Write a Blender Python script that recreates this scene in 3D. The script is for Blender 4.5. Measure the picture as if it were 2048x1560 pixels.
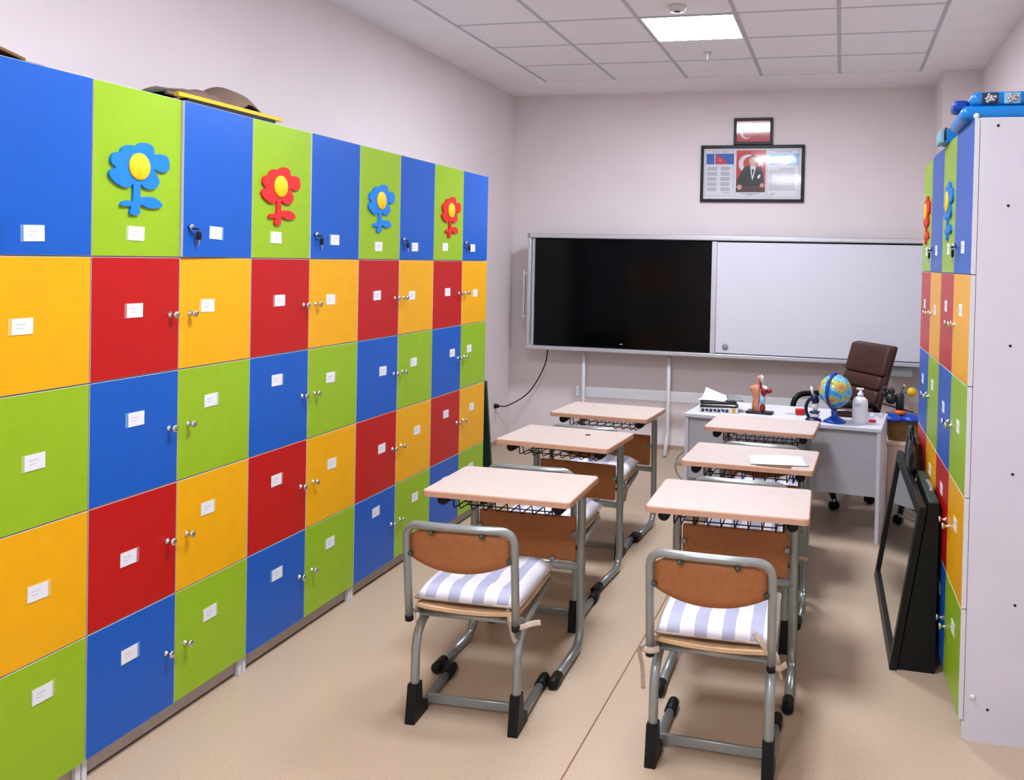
import bpy, bmesh, math, random
from mathutils import Vector, Matrix, noise

random.seed(7)
for o in list(bpy.data.objects):
    bpy.data.objects.remove(o)
scene = bpy.context.scene
COL = scene.collection
PI = math.pi
R = math.radians

# ------------------------------------------------------------------ camera
cam_d = bpy.data.cameras.new('camera')
cam = bpy.data.objects.new('camera', cam_d)
COL.objects.link(cam)
cam_d.sensor_fit = 'HORIZONTAL'
cam_d.sensor_width = 36.0
cam_d.lens = 1768.26 / 2048 * 36
cam_d.shift_x = (1024 - 1244.31) / 2048
cam_d.shift_y = (549.80 - 780) / 2048
cr, cu, cf = Vector((0.970299, 0.240917, 0.021863)), Vector((-0.025221, 0.010862, 0.999623)), Vector((-0.240589, 0.970485, -0.016615))
cam.matrix_world = Matrix(((cr.x, cu.x, -cf.x, 2.2614), (cr.y, cu.y, -cf.y, -1.8507), (cr.z, cu.z, -cf.z, 1.6801), (0, 0, 0, 1)))
cam_d.clip_start = 0.05
scene.camera = cam

# ------------------------------------------------------------------ world, exposure
world = bpy.data.worlds.new('world')
scene.world = world
world.use_nodes = True
world.node_tree.nodes['Background'].inputs[0].default_value = (0.8, 0.85, 1.0, 1)
world.node_tree.nodes['Background'].inputs[1].default_value = 0.3
LIGHT = 15.0          # radiance of the ceiling light panels
scene.view_settings.view_transform = 'Standard'
scene.view_settings.look = 'None'
scene.view_settings.gamma = 1.0
scene.view_settings.use_curve_mapping = False
scene.view_settings.exposure = 2.6

# ------------------------------------------------------------------ room constants
XW, XE, YB, YF, ZC = -0.72, 3.257, 5.912, -3.4, 3.18
XR, YR, SKR, WR = 2.703, 1.473, 0.0191, 0.3934
Z0, HR, HT = 0.072, 0.396, 0.553
YK = [-0.375, 0.015, 0.417, 0.795, 1.184, 1.578, 1.984, 2.386, 2.790, 3.183, 3.573]   # left locker column edges
ZTOP = Z0 + 4 * HR + HT


# ------------------------------------------------------------------ materials
def lin(c):
    return tuple(((v / 255) / 12.92 if v / 255 <= 0.04045 else ((v / 255 + 0.055) / 1.055) ** 2.4) for v in c)


MATS = {}


def mat(name, rgb, rough=0.5, metal=0.0, spec=0.5, var=0.05, scale=30.0, bump=0.0, bscale=None, coat=0.0, trans=0.0, emit=0.0, alpha=1.0, ior=1.45):
    m = bpy.data.materials.new(name)
    m.use_nodes = True
    nt = m.node_tree
    b = nt.nodes['Principled BSDF']
    k = 1.0 if (name.startswith(('ceiling', 'wall')) or metal > .5 or emit) else 0.80
    c = tuple(v * k for v in lin(rgb))
    tc = nt.nodes.new('ShaderNodeTexCoord')
    nz = nt.nodes.new('ShaderNodeTexNoise')
    nz.inputs['Scale'].default_value = scale
    nz.inputs['Detail'].default_value = 4
    nt.links.new(tc.outputs['Object'], nz.inputs['Vector'])
    rp = nt.nodes.new('ShaderNodeValToRGB')
    rp.color_ramp.elements[0].position = 0.3
    rp.color_ramp.elements[1].position = 0.7
    rp.color_ramp.elements[0].color = (*[v * (1 - var) for v in c], 1)
    rp.color_ramp.elements[1].color = (*[min(1, v * (1 + var)) for v in c], 1)
    nt.links.new(nz.outputs['Fac'], rp.inputs['Fac'])
    nt.links.new(rp.outputs['Color'], b.inputs['Base Color'])
    b.inputs['Roughness'].default_value = rough
    b.inputs['Metallic'].default_value = metal
    b.inputs['Specular IOR Level'].default_value = spec
    b.inputs['IOR'].default_value = ior
    b.inputs['Coat Weight'].default_value = coat
    b.inputs['Transmission Weight'].default_value = trans
    b.inputs['Alpha'].default_value = alpha
    if emit:
        b.inputs['Emission Color'].default_value = (*c, 1)
        b.inputs['Emission Strength'].default_value = emit
    if bump:
        n2 = nt.nodes.new('ShaderNodeTexNoise')
        n2.inputs['Scale'].default_value = bscale or scale * 4
        n2.inputs['Detail'].default_value = 3
        nt.links.new(tc.outputs['Object'], n2.inputs['Vector'])
        bp = nt.nodes.new('ShaderNodeBump')
        bp.inputs['Strength'].default_value = bump
        bp.inputs['Distance'].default_value = 0.002
        nt.links.new(n2.outputs['Fac'], bp.inputs['Height'])
        nt.links.new(bp.outputs['Normal'], b.inputs['Normal'])
    MATS[name] = m
    return m


mat('wall_paint', (226, 216, 215), 0.75, var=0.02, scale=3, bump=0.25, bscale=220)
mat('ceiling_board', (240, 238, 239), 0.85, var=0.02, scale=5)
mat('ceiling_tile', (238, 236, 238), 0.9, var=0.05, scale=60, bump=0.3, bscale=260)
mat('grid_metal', (206, 204, 207), 0.6, var=0.02)
mat('floor_vinyl', (197, 174, 147), 0.38, var=0.10, scale=130, bump=0.08, bscale=500, spec=0.4)
mat('seam_brown', (150, 105, 75), 0.6)
mat('skirting', (186, 160, 132), 0.6)
mat('light_diffuser', (235, 240, 255), 0.5, var=0.0, emit=LIGHT)
mat('white_laminate', (224, 222, 230), 0.42, var=0.02, scale=6)
mat('edge_white', (226, 226, 228), 0.5, var=0.02)
mat('plinth_grey', (186, 178, 168), 0.6, var=0.05)
DOOR = {'blue': (12, 92, 190), 'green': (152, 192, 28), 'yellow': (246, 178, 0), 'red': (192, 14, 12)}
for k, v in DOOR.items():
    mat('door_' + k, v, 0.36, var=0.03, scale=14, bump=0.22, bscale=330, spec=0.45)
    mat('holder_' + k, tuple(int(a * 0.55 + 225 * 0.45) for a in v), 0.25, var=0.0)
mat('paper', (238, 238, 242), 0.7, var=0.02, scale=40)
mat('paper_grey', (196, 196, 206), 0.7, var=0.05, scale=90)
mat('ink', (150, 152, 165), 0.7)
mat('ink_dark', (50, 52, 66), 0.7)
mat('chrome', (205, 205, 208), 0.16, metal=1.0, var=0.02)
mat('black_plastic', (9, 10, 10), 0.4, var=0.1, spec=0.3)
mat('black_rubber', (11, 12, 12), 0.5, var=0.15, bump=0.2, spec=0.3)
mat('flower_blue', (0, 128, 226), 0.6, bump=0.2, bscale=300)
mat('flower_red', (226, 30, 28), 0.6, bump=0.2, bscale=300)
mat('flower_yellow', (255, 208, 0), 0.6, bump=0.2, bscale=300)
mat('aluminium', (200, 200, 204), 0.38, metal=0.55, var=0.03)
mat('screen_glass', (3, 3, 5), 0.15, var=0.0, spec=0.2)
mat('dark_channel', (30, 40, 36), 0.5)
mat('whiteboard', (228, 228, 236), 0.25, var=0.01, spec=0.5)
mat('grey_plastic', (150, 154, 156), 0.45)
mat('desk_top', (213, 196, 184), 0.42, var=0.035, scale=18, spec=0.4)
mat('desk_edge', (208, 160, 130), 0.5, var=0.04)
mat('frame_grey', (150, 156, 153), 0.30, metal=0.55, var=0.04)
mat('frame_dark', (72, 84, 76), 0.45, metal=0.2, var=0.05)
mat('wood_panel', (178, 112, 62), 0.5, var=0.08, scale=55, bump=0.06)
mat('plywood', (226, 186, 140), 0.55, var=0.1, scale=25)
mat('desk_white', (226, 226, 234), 0.35, var=0.01)
mat('desk_grey', (196, 196, 202), 0.5, var=0.02)
mat('leather_brown', (66, 30, 18), 0.5, var=0.12, scale=60, bump=0.5, bscale=240)
mat('globe_blue', (10, 66, 170), 0.35)
mat('navy', (12, 22, 70), 0.35)
mat('skin_model', (214, 140, 104), 0.5, var=0.06)
mat('organ_red', (150, 18, 20), 0.4)
mat('organ_blue', (150, 200, 220), 0.4)
mat('organ_white', (236, 224, 214), 0.4)
mat('red_plastic', (206, 20, 24), 0.35)
mat('yellow_plastic', (226, 186, 20), 0.45)
mat('orange_plastic', (226, 118, 30), 0.45)
mat('bottle_white', (240, 240, 246), 0.35, var=0.01)
mat('mirror_glass', (206, 210, 206), 0.03, metal=1.0, var=0.0)
mat('black_frame', (11, 14, 13), 0.4, var=0.2, scale=40, spec=0.3)
mat('dark_green', (22, 52, 40), 0.5, var=0.15)
mat('mag_dark', (26, 32, 30), 0.35, var=0.6, scale=30)
mat('mag_mix', (120, 124, 120), 0.35, var=0.8, scale=45)
mat('cardboard', (120, 84, 40), 0.8, var=0.12, scale=20)
mat('beige_box', (226, 196, 178), 0.6)
mat('cyan_plastic', (12, 132, 214), 0.32, var=0.1)
mat('silver', (190, 192, 196), 0.25, metal=0.9, var=0.2, scale=80)
mat('cloth_brown', (124, 100, 84), 0.9, var=0.12, scale=18, bump=0.3, bscale=120)
mat('cloth_tie', (196, 176, 156), 0.9, var=0.12, scale=60)
mat('flag_red', (206, 22, 38), 0.45, var=0.06, scale=8)
mat('print_blue', (22, 92, 190), 0.5)
mat('print_sky', (36, 158, 224), 0.5)
mat('print_suit', (10, 22, 20), 0.5)
mat('print_skin', (214, 168, 142), 0.5)
mat('print_brown', (64, 38, 30), 0.5)
mat('print_hair', (84, 76, 68), 0.5)
mat('cable_grey', (130, 136, 146), 0.45)


def pane_material():
    m = bpy.data.materials.new('picture_glass')
    m.use_nodes = True
    nt = m.node_tree
    out = nt.nodes['Material Output']
    nt.nodes.remove(nt.nodes['Principled BSDF'])
    tr = nt.nodes.new('ShaderNodeBsdfTransparent')
    gl_ = nt.nodes.new('ShaderNodeBsdfGlossy'); gl_.inputs['Roughness'].default_value = 0.07
    fr = nt.nodes.new('ShaderNodeFresnel'); fr.inputs['IOR'].default_value = 1.5
    nz = nt.nodes.new('ShaderNodeTexNoise'); nz.inputs['Scale'].default_value = 9
    tc = nt.nodes.new('ShaderNodeTexCoord')
    nt.links.new(tc.outputs['Object'], nz.inputs['Vector'])
    bp = nt.nodes.new('ShaderNodeBump'); bp.inputs['Strength'].default_value = 0.03; bp.inputs['Distance'].default_value = 0.004
    nt.links.new(nz.outputs['Fac'], bp.inputs['Height'])
    nt.links.new(bp.outputs['Normal'], gl_.inputs['Normal'])
    mx = nt.nodes.new('ShaderNodeMixShader')
    nt.links.new(fr.outputs[0], mx.inputs[0]); nt.links.new(tr.outputs[0], mx.inputs[1]); nt.links.new(gl_.outputs[0], mx.inputs[2])
    nt.links.new(mx.outputs[0], out.inputs['Surface'])
    MATS['picture_glass'] = m


pane_material()


def striped():
    m = bpy.data.materials.new('cushion_stripe')
    m.use_nodes = True
    nt = m.node_tree
    b = nt.nodes['Principled BSDF']
    tc = nt.nodes.new('ShaderNodeTexCoord')
    sx = nt.nodes.new('ShaderNodeSeparateXYZ')
    nt.links.new(tc.outputs['Object'], sx.inputs[0])
    md = nt.nodes.new('ShaderNodeMath'); md.operation = 'MULTIPLY_ADD'
    md.inputs[1].default_value = 1 / 0.092; md.inputs[2].default_value = 20.25
    nt.links.new(sx.outputs['X'], md.inputs[0])
    fr = nt.nodes.new('ShaderNodeMath'); fr.operation = 'FRACT'
    nt.links.new(md.outputs[0], fr.inputs[0])
    rp = nt.nodes.new('ShaderNodeValToRGB')
    rp.color_ramp.interpolation = 'CONSTANT'
    e = rp.color_ramp.elements
    e[0].position = 0; e[0].color = (*lin((216, 214, 216)), 1)
    e[1].position = 0.47; e[1].color = (*lin((224, 224, 227)), 1)
    x = e.new(0.5); x.color = (*lin((168, 170, 190)), 1)
    x = e.new(0.97); x.color = (*lin((224, 224, 227)), 1)
    nt.links.new(fr.outputs[0], rp.inputs['Fac'])
    nt.links.new(rp.outputs['Color'], b.inputs['Base Color'])
    b.inputs['Roughness'].default_value = 0.9
    n2 = nt.nodes.new('ShaderNodeTexNoise'); n2.inputs['Scale'].default_value = 600
    nt.links.new(tc.outputs['Object'], n2.inputs['Vector'])
    bp = nt.nodes.new('ShaderNodeBump'); bp.inputs['Strength'].default_value = 0.2; bp.inputs['Distance'].default_value = 0.001
    nt.links.new(n2.outputs['Fac'], bp.inputs['Height'])
    nt.links.new(bp.outputs['Normal'], b.inputs['Normal'])
    MATS['cushion_stripe'] = m


striped()


def globe_map():
    m = bpy.data.materials.new('globe_map')
    m.use_nodes = True
    nt = m.node_tree
    b = nt.nodes['Principled BSDF']
    tc = nt.nodes.new('ShaderNodeTexCoord')
    n1 = nt.nodes.new('ShaderNodeTexNoise'); n1.inputs['Scale'].default_value = 14; n1.inputs['Detail'].default_value = 5
    nt.links.new(tc.outputs['Object'], n1.inputs['Vector'])
    rp = nt.nodes.new('ShaderNodeValToRGB')
    e = rp.color_ramp.elements
    e[0].position = 0.0; e[0].color = (*lin((20, 90, 170)), 1)
    e[1].position = 1.0; e[1].color = (*lin((150, 80, 50)), 1)
    for p, c in ((0.44, (60, 150, 205)), (0.5, (140, 200, 225)), (0.52, (110, 150, 60)), (0.57, (200, 190, 90)), (0.63, (196, 130, 84))):
        x = e.new(p); x.color = (*lin(c), 1)
    nt.links.new(n1.outputs['Fac'], rp.inputs['Fac'])
    nt.links.new(rp.outputs['Color'], b.inputs['Base Color'])
    b.inputs['Roughness'].default_value = 0.25
    MATS['globe_map'] = m


globe_map()


# ------------------------------------------------------------------ mesh builder
def fillet(pts, r, n=6):
    pts = [Vector(p) for p in pts]
    out = [pts[0]]
    for i in range(1, len(pts) - 1):
        a, b, c = pts[i - 1], pts[i], pts[i + 1]
        rr = r[i - 1] if isinstance(r, (list, tuple)) else r
        rr = min(rr, (a - b).length * 0.49, (c - b).length * 0.49)
        if rr <= 1e-6:
            out.append(b); continue
        p0, p1 = b + (a - b).normalized() * rr, b + (c - b).normalized() * rr
        for k in range(n + 1):
            t = k / n
            out.append(p0 * (1 - t) ** 2 + b * 2 * t * (1 - t) + p1 * t * t)
    out.append(pts[-1])
    return out


def spline(pts, n=8, closed=False):
    P = [Vector(p) for p in pts]
    out = []
    N = len(P)
    for i in range(N if closed else N - 1):
        if closed:
            a, b, c, d = P[i - 1], P[i], P[(i + 1) % N], P[(i + 2) % N]
        else:
            a, b, c, d = P[max(i - 1, 0)], P[i], P[i + 1], P[min(i + 2, N - 1)]
        for k in range(n):
            t = k / n
            out.append(0.5 * ((2 * b) + (c - a) * t + (2 * a - 5 * b + 4 * c - d) * t * t + (3 * b - a - 3 * c + d) * t ** 3))
    if not closed:
        out.append(P[-1])
    return out


class MB:
    def __init__(s):
        s.bm = bmesh.new()
        s.M = Matrix.Identity(4)

    def at(s, loc=(0, 0, 0), rot=(0, 0, 0)):
        from mathutils import Euler
        s.M = Matrix.Translation(loc) @ Euler(rot).to_matrix().to_4x4()
        return s

    def v(s, p):
        return s.bm.verts.new(s.M @ Vector(p))

    def f(s, vs, mi=0, smooth=False):
        try:
            f = s.bm.faces.new(vs)
            f.material_index = mi; f.smooth = smooth
            return f
        except ValueError:
            return None

    def box(s, x0, x1, y0, y1, z0, z1, mi=0, bev=0.0, seg=2):
        vs = [s.v((x, y, z)) for z in (z0, z1) for y in (y0, y1) for x in (x0, x1)]
        fs = [s.f([vs[i] for i in q], mi) for q in ((0, 2, 3, 1), (4, 5, 7, 6), (0, 1, 5, 4), (2, 6, 7, 3), (0, 4, 6, 2), (1, 3, 7, 5))]
        if bev:
            es = set(e for f in fs for e in f.edges)
            r = bmesh.ops.bevel(s.bm, geom=list(es), offset=bev, segments=seg, affect='EDGES', profile=0.5)
            for f in r['faces']:
                f.material_index = mi; f.smooth = True
        return s

    def prism(s, poly, a, b, axis='y', mi=0, mi_side=None, smooth=False):
        """poly: 2D points. axis y: poly in (x,z), extruded from y=a to y=b; axis x: (y,z); axis z: (x,y)"""
        def P(p, t):
            return (p[0], t, p[1]) if axis == 'y' else ((t, p[0], p[1]) if axis == 'x' else (p[0], p[1], t))
        A = [s.v(P(p, a)) for p in poly]
        Bv = [s.v(P(p, b)) for p in poly]
        s.f(A, mi); s.f(Bv[::-1], mi)
        n = len(poly)
        for i in range(n):
            s.f([A[i], Bv[i], Bv[(i + 1) % n], A[(i + 1) % n]], mi if mi_side is None else mi_side, smooth)
        return s

    def flat(s, poly, t, axis='y', mi=0):
        def P(p):
            return (p[0], t, p[1]) if axis == 'y' else ((t, p[0], p[1]) if axis == 'x' else (p[0], p[1], t))
        s.f([s.v(P(p)) for p in poly], mi)
        return s

    def tube(s, pts, r, n=10, mi=0, r2=None, cap=True, up=None):
        pts = [Vector(p) for p in pts]
        T = []
        for i in range(len(pts)):
            a = pts[max(i - 1, 0)]; b = pts[min(i + 1, len(pts) - 1)]
            T.append((b - a).normalized())
        u = Vector(up) if up else (Vector((1, 0, 0)) if abs(T[0].x) < 0.8 else Vector((0, 1, 0)))
        rings = []
        for i, p in enumerate(pts):
            u = (u - T[i] * u.dot(T[i])).normalized()
            w = T[i].cross(u)
            rr = r[i] if isinstance(r, (list, tuple)) else r
            rb = rr if r2 is None else r2
            rings.append([s.v(p + u * math.cos(2 * PI * k / n) * rr + w * math.sin(2 * PI * k / n) * rb) for k in range(n)])
        for i in range(len(rings) - 1):
            for k in range(n):
                s.f([rings[i][k], rings[i][(k + 1) % n], rings[i + 1][(k + 1) % n], rings[i + 1][k]], mi, True)
        if cap:
            s.f(rings[0][::-1], mi); s.f(rings[-1], mi)
        return s

    def lathe(s, prof, c=(0, 0, 0), n=20, mi=0, sx=1.0, sy=1.0, smooth=True, axis='z'):
        def P(r, h, a):
            x, y = r * math.cos(a) * sx, r * math.sin(a) * sy
            q = (x, y, h) if axis == 'z' else ((x, -h, y) if axis == 'y' else (h, x, y))
            return (c[0] + q[0], c[1] + q[1], c[2] + q[2])
        rings = []
        for (r, h) in prof:
            if r < 1e-6:
                rings.append([s.v(P(0, h, 0))])
            else:
                rings.append([s.v(P(r, h, 2 * PI * k / n)) for k in range(n)])
        for i in range(len(rings) - 1):
            A, B = rings[i], rings[i + 1]
            for k in range(n):
                k2 = (k + 1) % n
                if len(A) == 1 and len(B) == 1:
                    continue
                if len(A) == 1:
                    s.f([A[0], B[k2], B[k]], mi, smooth)
                elif len(B) == 1:
                    s.f([A[k], A[k2], B[0]], mi, smooth)
                else:
                    s.f([A[k], A[k2], B[k2], B[k]], mi, smooth)
        if len(rings[0]) > 1:
            s.f(rings[0][::-1], mi)
        if len(rings[-1]) > 1:
            s.f(rings[-1], mi)
        return s

    def ball(s, c, r, n=16, mi=0, sx=1, sy=1, sz=1):
        m = n // 2
        return s.lathe([(r * math.sin(PI * i / m), -r * math.cos(PI * i / m) * sz) for i in range(m + 1)], c, n, mi, sx, sy)

    def grid(s, fn, nu, nv, mi=0, thick=0.0):
        """fn(u,v)->point for u,v in 0..1"""
        V = [[s.v(fn(i / nu, j / nv)) for j in range(nv + 1)] for i in range(nu + 1)]
        for i in range(nu):
            for j in range(nv):
                s.f([V[i][j], V[i + 1][j], V[i + 1][j + 1], V[i][j + 1]], mi, True)
        if thick:
            W = [[s.v(Vector(fn(i / nu, j / nv)) - Vector((0, 0, thick))) for j in range(nv + 1)] for i in range(nu + 1)]
            for i in range(nu):
                for j in range(nv):
                    s.f([W[i][j], W[i][j + 1], W[i + 1][j + 1], W[i + 1][j]], mi, True)
            for i in range(nu):
                s.f([V[i][0], W[i][0], W[i + 1][0], V[i + 1][0]], mi); s.f([V[i][nv], V[i + 1][nv], W[i + 1][nv], W[i][nv]], mi)
            for j in range(nv):
                s.f([V[0][j], V[0][j + 1], W[0][j + 1], W[0][j]], mi); s.f([V[nu][j], W[nu][j], W[nu][j + 1], V[nu][j + 1]], mi)
        return s

    def mesh(s, name, mats):
        bmesh.ops.recalc_face_normals(s.bm, faces=s.bm.faces[:])
        me = bpy.data.meshes.new(name)
        s.bm.to_mesh(me)
        s.bm.free()
        for m in ([mats] if isinstance(mats, str) else mats):
            me.materials.append(MATS[m])
        return me

    def build(s, name, mats, parent=None, loc=(0, 0, 0), rot=(0, 0, 0)):
        return link(name, s.mesh(name, mats), parent, loc, rot)


def link(name, me, parent=None, loc=(0, 0, 0), rot=(0, 0, 0)):
    o = bpy.data.objects.new(name, me)
    COL.objects.link(o)
    o.parent = parent
    o.location = loc
    o.rotation_euler = rot
    return o


def tag(o, label, cat, group=None):
    o['label'] = label
    o['category'] = cat
    if group:
        o['group'] = group
    return o


def thing(name, label, cat, loc=(0, 0, 0), rz=0.0, group=None):
    o = bpy.data.objects.new(name, None)
    COL.objects.link(o)
    o.empty_display_size = 0.1
    o.location = loc
    o.rotation_euler = (0, 0, rz)
    return tag(o, label, cat, group)


def copy_tree(o, parent=None):
    c = o.copy()
    COL.objects.link(c)
    c.parent = parent
    for ch in list(o.children):
        copy_tree(ch, c)
    return c


def struct(o):
    o['kind'] = 'structure'
    return o


def text_mesh(body, size, name, m, parent, loc, rot=(PI / 2, 0, 0)):
    cu_ = bpy.data.curves.new(name, 'FONT')
    cu_.body = body; cu_.size = size; cu_.align_x = 'CENTER'; cu_.align_y = 'CENTER'
    cu_.resolution_u = 2
    t = bpy.data.objects.new(name, cu_)
    COL.objects.link(t)
    dg = bpy.context.evaluated_depsgraph_get()
    me = bpy.data.meshes.new_from_object(t.evaluated_get(dg))
    bpy.data.objects.remove(t)
    me.name = name
    me.materials.clear()
    me.materials.append(MATS[m])
    return link(name, me, parent, loc, rot)


# ------------------------------------------------------------------ room shell
fl = MB().box(XW - .1, XE + .1, YF - .1, YB + .1, -0.1, 0).build('floor', 'floor_vinyl'); struct(fl)
MB().tube([(1.405, -1.6, 0.0004), (1.425, 0.85, 0.0004), (1.452, 2.2, 0.0004), (1.475, 5.9, 0.0004)], 0.0030, 6, r2=0.0012, up=(1, 0, 0)).build('floor_seam', 'seam_brown', fl)
struct(MB().box(XW - .1, XW, YF, YB, 0, ZC).build('wall_left', 'wall_paint'))
wb = MB().box(XW - .1, XE + .1, YB, YB + .1, 0, ZC).build('wall_back', 'wall_paint'); struct(wb)
struct(MB().box(XE, XE + .1, YF, YB, 0, ZC).build('wall_right', 'wall_paint'))
struct(MB().box(XW - .1, XE + .1, YF - .1, YF, 0, ZC).build('wall_front', 'wall_paint'))
pil = MB().box(2.978, XE, 5.285, YB, 0, ZC).build('wall_column', 'wall_paint'); struct(pil)
struct(MB().box(XW, 2.978, YB - .012, YB, 0, 0.035).build('baseboard_back', 'skirting'))
struct(MB().box(XW, XW + .012, 3.6, YB - .012, 0, 0.035).build('baseboard_left', 'skirting'))

# ceiling: plaster border, grid of tiles, rails
GX = [-0.210 + 0.6045 * i for i in range(6)]
GY = [5.300 - 0.6035 * i for i in range(15)]
ceil = MB()
ceil.box(XW - .1, XE + .1, YF - .1, YB + .1, ZC + .03, ZC + .12)
ceil.box(XW, GX[0], YF, YB, ZC, ZC + .03)
ceil.box(GX[-1], XE, YF, YB, ZC, ZC + .03)
ceil.box(GX[0], GX[-1], GY[0], YB, ZC, ZC + .03)
ceil.box(GX[0], GX[-1], YF, GY[-1], ZC, ZC + .03)
ceil = ceil.build('ceiling', 'ceiling_board'); struct(ceil)
LIGHTS = [(2, 2), (2, 7), (2, 12)]
tile_me = MB().box(-.293, .293, -.293, .293, 0.001, 0.016, bev=0.003, seg=1).mesh('ceiling_tile', 'ceiling_tile')
for j in range(14):
    for i in range(5):
        if (i, j) in LIGHTS:
            continue
        link('ceiling_tile', tile_me, ceil, ((GX[i] + GX[i + 1]) / 2, (GY[j] + GY[j + 1]) / 2, ZC))
for x in GX:
    MB().box(x - .0125, x + .0125, GY[-1], GY[0], ZC - .0015, ZC + .018).build('grid_rail', 'grid_metal', ceil)
for y in GY[1:]:
    MB().box(GX[0] + .0125, GX[-1] - .0125, y - .0075, y + .0075, ZC - .0005, ZC + .0175).build('grid_cross_rail', 'grid_metal', ceil)

llab = ['glowing square ceiling light panel above the student desks', 'square ceiling light panel nearer the viewpoint than the glowing one in view', 'square ceiling light panel behind the viewpoint']
for (i, j), lab in zip(LIGHTS, llab):
    cx, cy = (GX[i] + GX[i + 1]) / 2, (GY[j] + GY[j + 1]) / 2
    t = thing('ceiling_light', lab, 'light', (cx, cy, ZC), group='ceiling light panels')
    m = MB()
    for a in ((-.292, -.282, -.292, .292), (.282, .292, -.292, .292), (-.282, .282, -.292, -.282), (-.282, .282, .282, .292)):
        m.box(*a, -0.004, 0.02)
    m.build('light_frame', 'edge_white', t)
    MB().box(-.282, .282, -.282, .282, 0.0, 0.012).build('light_diffuser', 'light_diffuser', t)

sd = thing('smoke_detector', 'round white smoke detector on the ceiling in front of the light panel', 'smoke detector', (1.285, 3.29, ZC))
MB().lathe([(0.055, 0.0), (0.055, -.012), (.048, -.02), (.045, -.03), (0, -.034)][::-1], n=24).build('detector_body', 'edge_white', sd)
MB().lathe([(0.0, -.0355), (0.02, -.035), (.02, -.0325)], n=16).build('detector_vent', 'black_plastic', sd)
sp = thing('sprinkler', 'small white sprinkler head hanging from the ceiling behind the light panel', 'sprinkler', (1.291, 4.46, ZC))
MB().lathe([(0.03, 0.0), (.03, -.006), (.014, -.01), (.012, -.03), (.007, -.032), (.007, -.05), (0, -.05)][::-1], n=14).build('sprinkler_body', 'edge_white', sp)
MB().lathe([(0, -.058), (.018, -.056), (.018, -.053), (0, -.051)], n=14).build('deflector', 'chrome', sp)

# ------------------------------------------------------------------ lockers
FLOWER = [(-0.017, 0.064), (0.007, 0.079), (0.04, 0.081), (0.063, 0.069), (0.068, 0.048), (0.092, 0.052), (0.123, 0.048), (0.135, 0.024), (0.13, 0.0), (0.108, -0.008), (0.078, -0.005), (0.065, -0.003), (0.078, -0.019), (0.09, -0.043), (0.075, -0.064), (0.046, -0.071), (0.02, -0.065), (0.007, -0.058), (0.008, -0.1), (0.028, -0.097), (0.065, -0.096), (0.091, -0.106), (0.105, -0.123), (0.08, -0.132), (0.043, -0.133), (0.007, -0.125), (0.004, -0.157), (-0.035, -0.157), (-0.032, -0.133), (-0.052, -0.133), (-0.074, -0.132), (-0.066, -0.119), (-0.046, -0.114), (-0.025, -0.114), (-0.024, -0.059), (-0.036, -0.068), (-0.057, -0.073), (-0.084, -0.066), (-0.111, -0.051), (-0.122, -0.034), (-0.114, -0.022), (-0.095, -0.012), (-0.109, -0.003), (-0.116, 0.012), (-0.109, 0.028), (-0.092, 0.037), (-0.079, 0.039), (-0.071, 0.052), (-0.052, 0.064), (-0.031, 0.067)]
flower_poly = [(p.x, p.y) for p in spline([(a, b, 0) for a, b in FLOWER], 3, True)]
fl_me = {c: MB().prism(flower_poly, 0, -0.009).mesh('flower_cutout', 'flower_' + c) for c in ('blue', 'red')}
cen_me = MB().lathe([(0, 0.015), (.040, .015), (.045, .012), (.045, 0.009), (0, .009)][::-1], n=28, axis='y').mesh('flower_centre', 'flower_yellow')
knob_me = MB().lathe([(.011, 0), (.011, .002), (.0055, .004), (.005, .016), (.012, .021), (.0135, .025), (.011, .029), (0, .030)], n=14, axis='y').mesh('knob', 'chrome')
m = MB()
m.lathe([(.010, 0), (.010, .012), (.007, .014), (0, .014)], n=12, axis='y', mi=0)
m.box(-.004, .030, -.020, -.013, -.010, -.003, mi=1, bev=.002, seg=1)
m.box(.019, .041, -.020, -.011, -.046, -.014, mi=1, bev=.004)
m.box(.027, .033, -.017, -.014, -.066, -.044, mi=0)
key_me = m.mesh('lock_and_key', ['chrome', 'black_plastic'])
card_me = MB().box(-.034, .034, -.0022, -.0012, -.023, .023).mesh('name_card', 'paper')
m = MB()
for k in range(2):
    m.tube([(-.02 + .0025 * i, -.0023, .006 - .011 * k + .0022 * math.sin(i * 2.3 + k)) for i in range(13 - 3 * k)], .0005, 4, cap=False)
scrib_me = m.mesh('handwriting', 'ink')

TAGS = {1: [(0.214, 1.721), (0.18, 1.454), (0.225, 1.057), (0.24, 0.671), (0.259, 0.362)],
        2: [(0.595, 1.733), (0.593, 1.479), (0.605, 1.118), (0.579, 0.662), (0.588, 0.338)],
        3: [(0.968, 1.748), (0.939, 1.48), (0.962, 1.128), (0.952, 0.729), (0.973, 0.329)],
        4: [(1.339, 1.742), (1.369, 1.482), (1.357, 1.152), (1.364, 0.734), (1.38, 0.337)],
        5: [(1.771, 1.744), (1.746, 1.472), (1.753, 1.114), (1.777, 0.713), (1.775, 0.347)],
        6: [(2.169, 1.722), (2.163, 1.476), (2.231, 1.088), (2.235, 0.69), (2.185, 0.377)],
        7: [(2.555, 1.727), (2.53, 1.464), (2.567, 1.098), (2.623, 0.714), (2.608, 0.345)],
        8: [(2.937, 1.735), (2.982, 1.469), (3.06, 1.1), (2.986, 0.744), (2.98, 0.345)],
        9: [(3.335, 1.736), (3.387, 1.451), (3.31, 1.104), (3.366, 0.729), (3.37, 0.345)]}
PATTERN = [['green', 'red', 'blue', 'red', 'blue'], ['blue', 'yellow', 'green', 'yellow', 'green']]
FLOWER_X = {2: 0.596 - 0.417, 4: 1.353 - 1.184, 6: 2.176 - 1.984, 8: 2.996 - 2.79}


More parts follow.
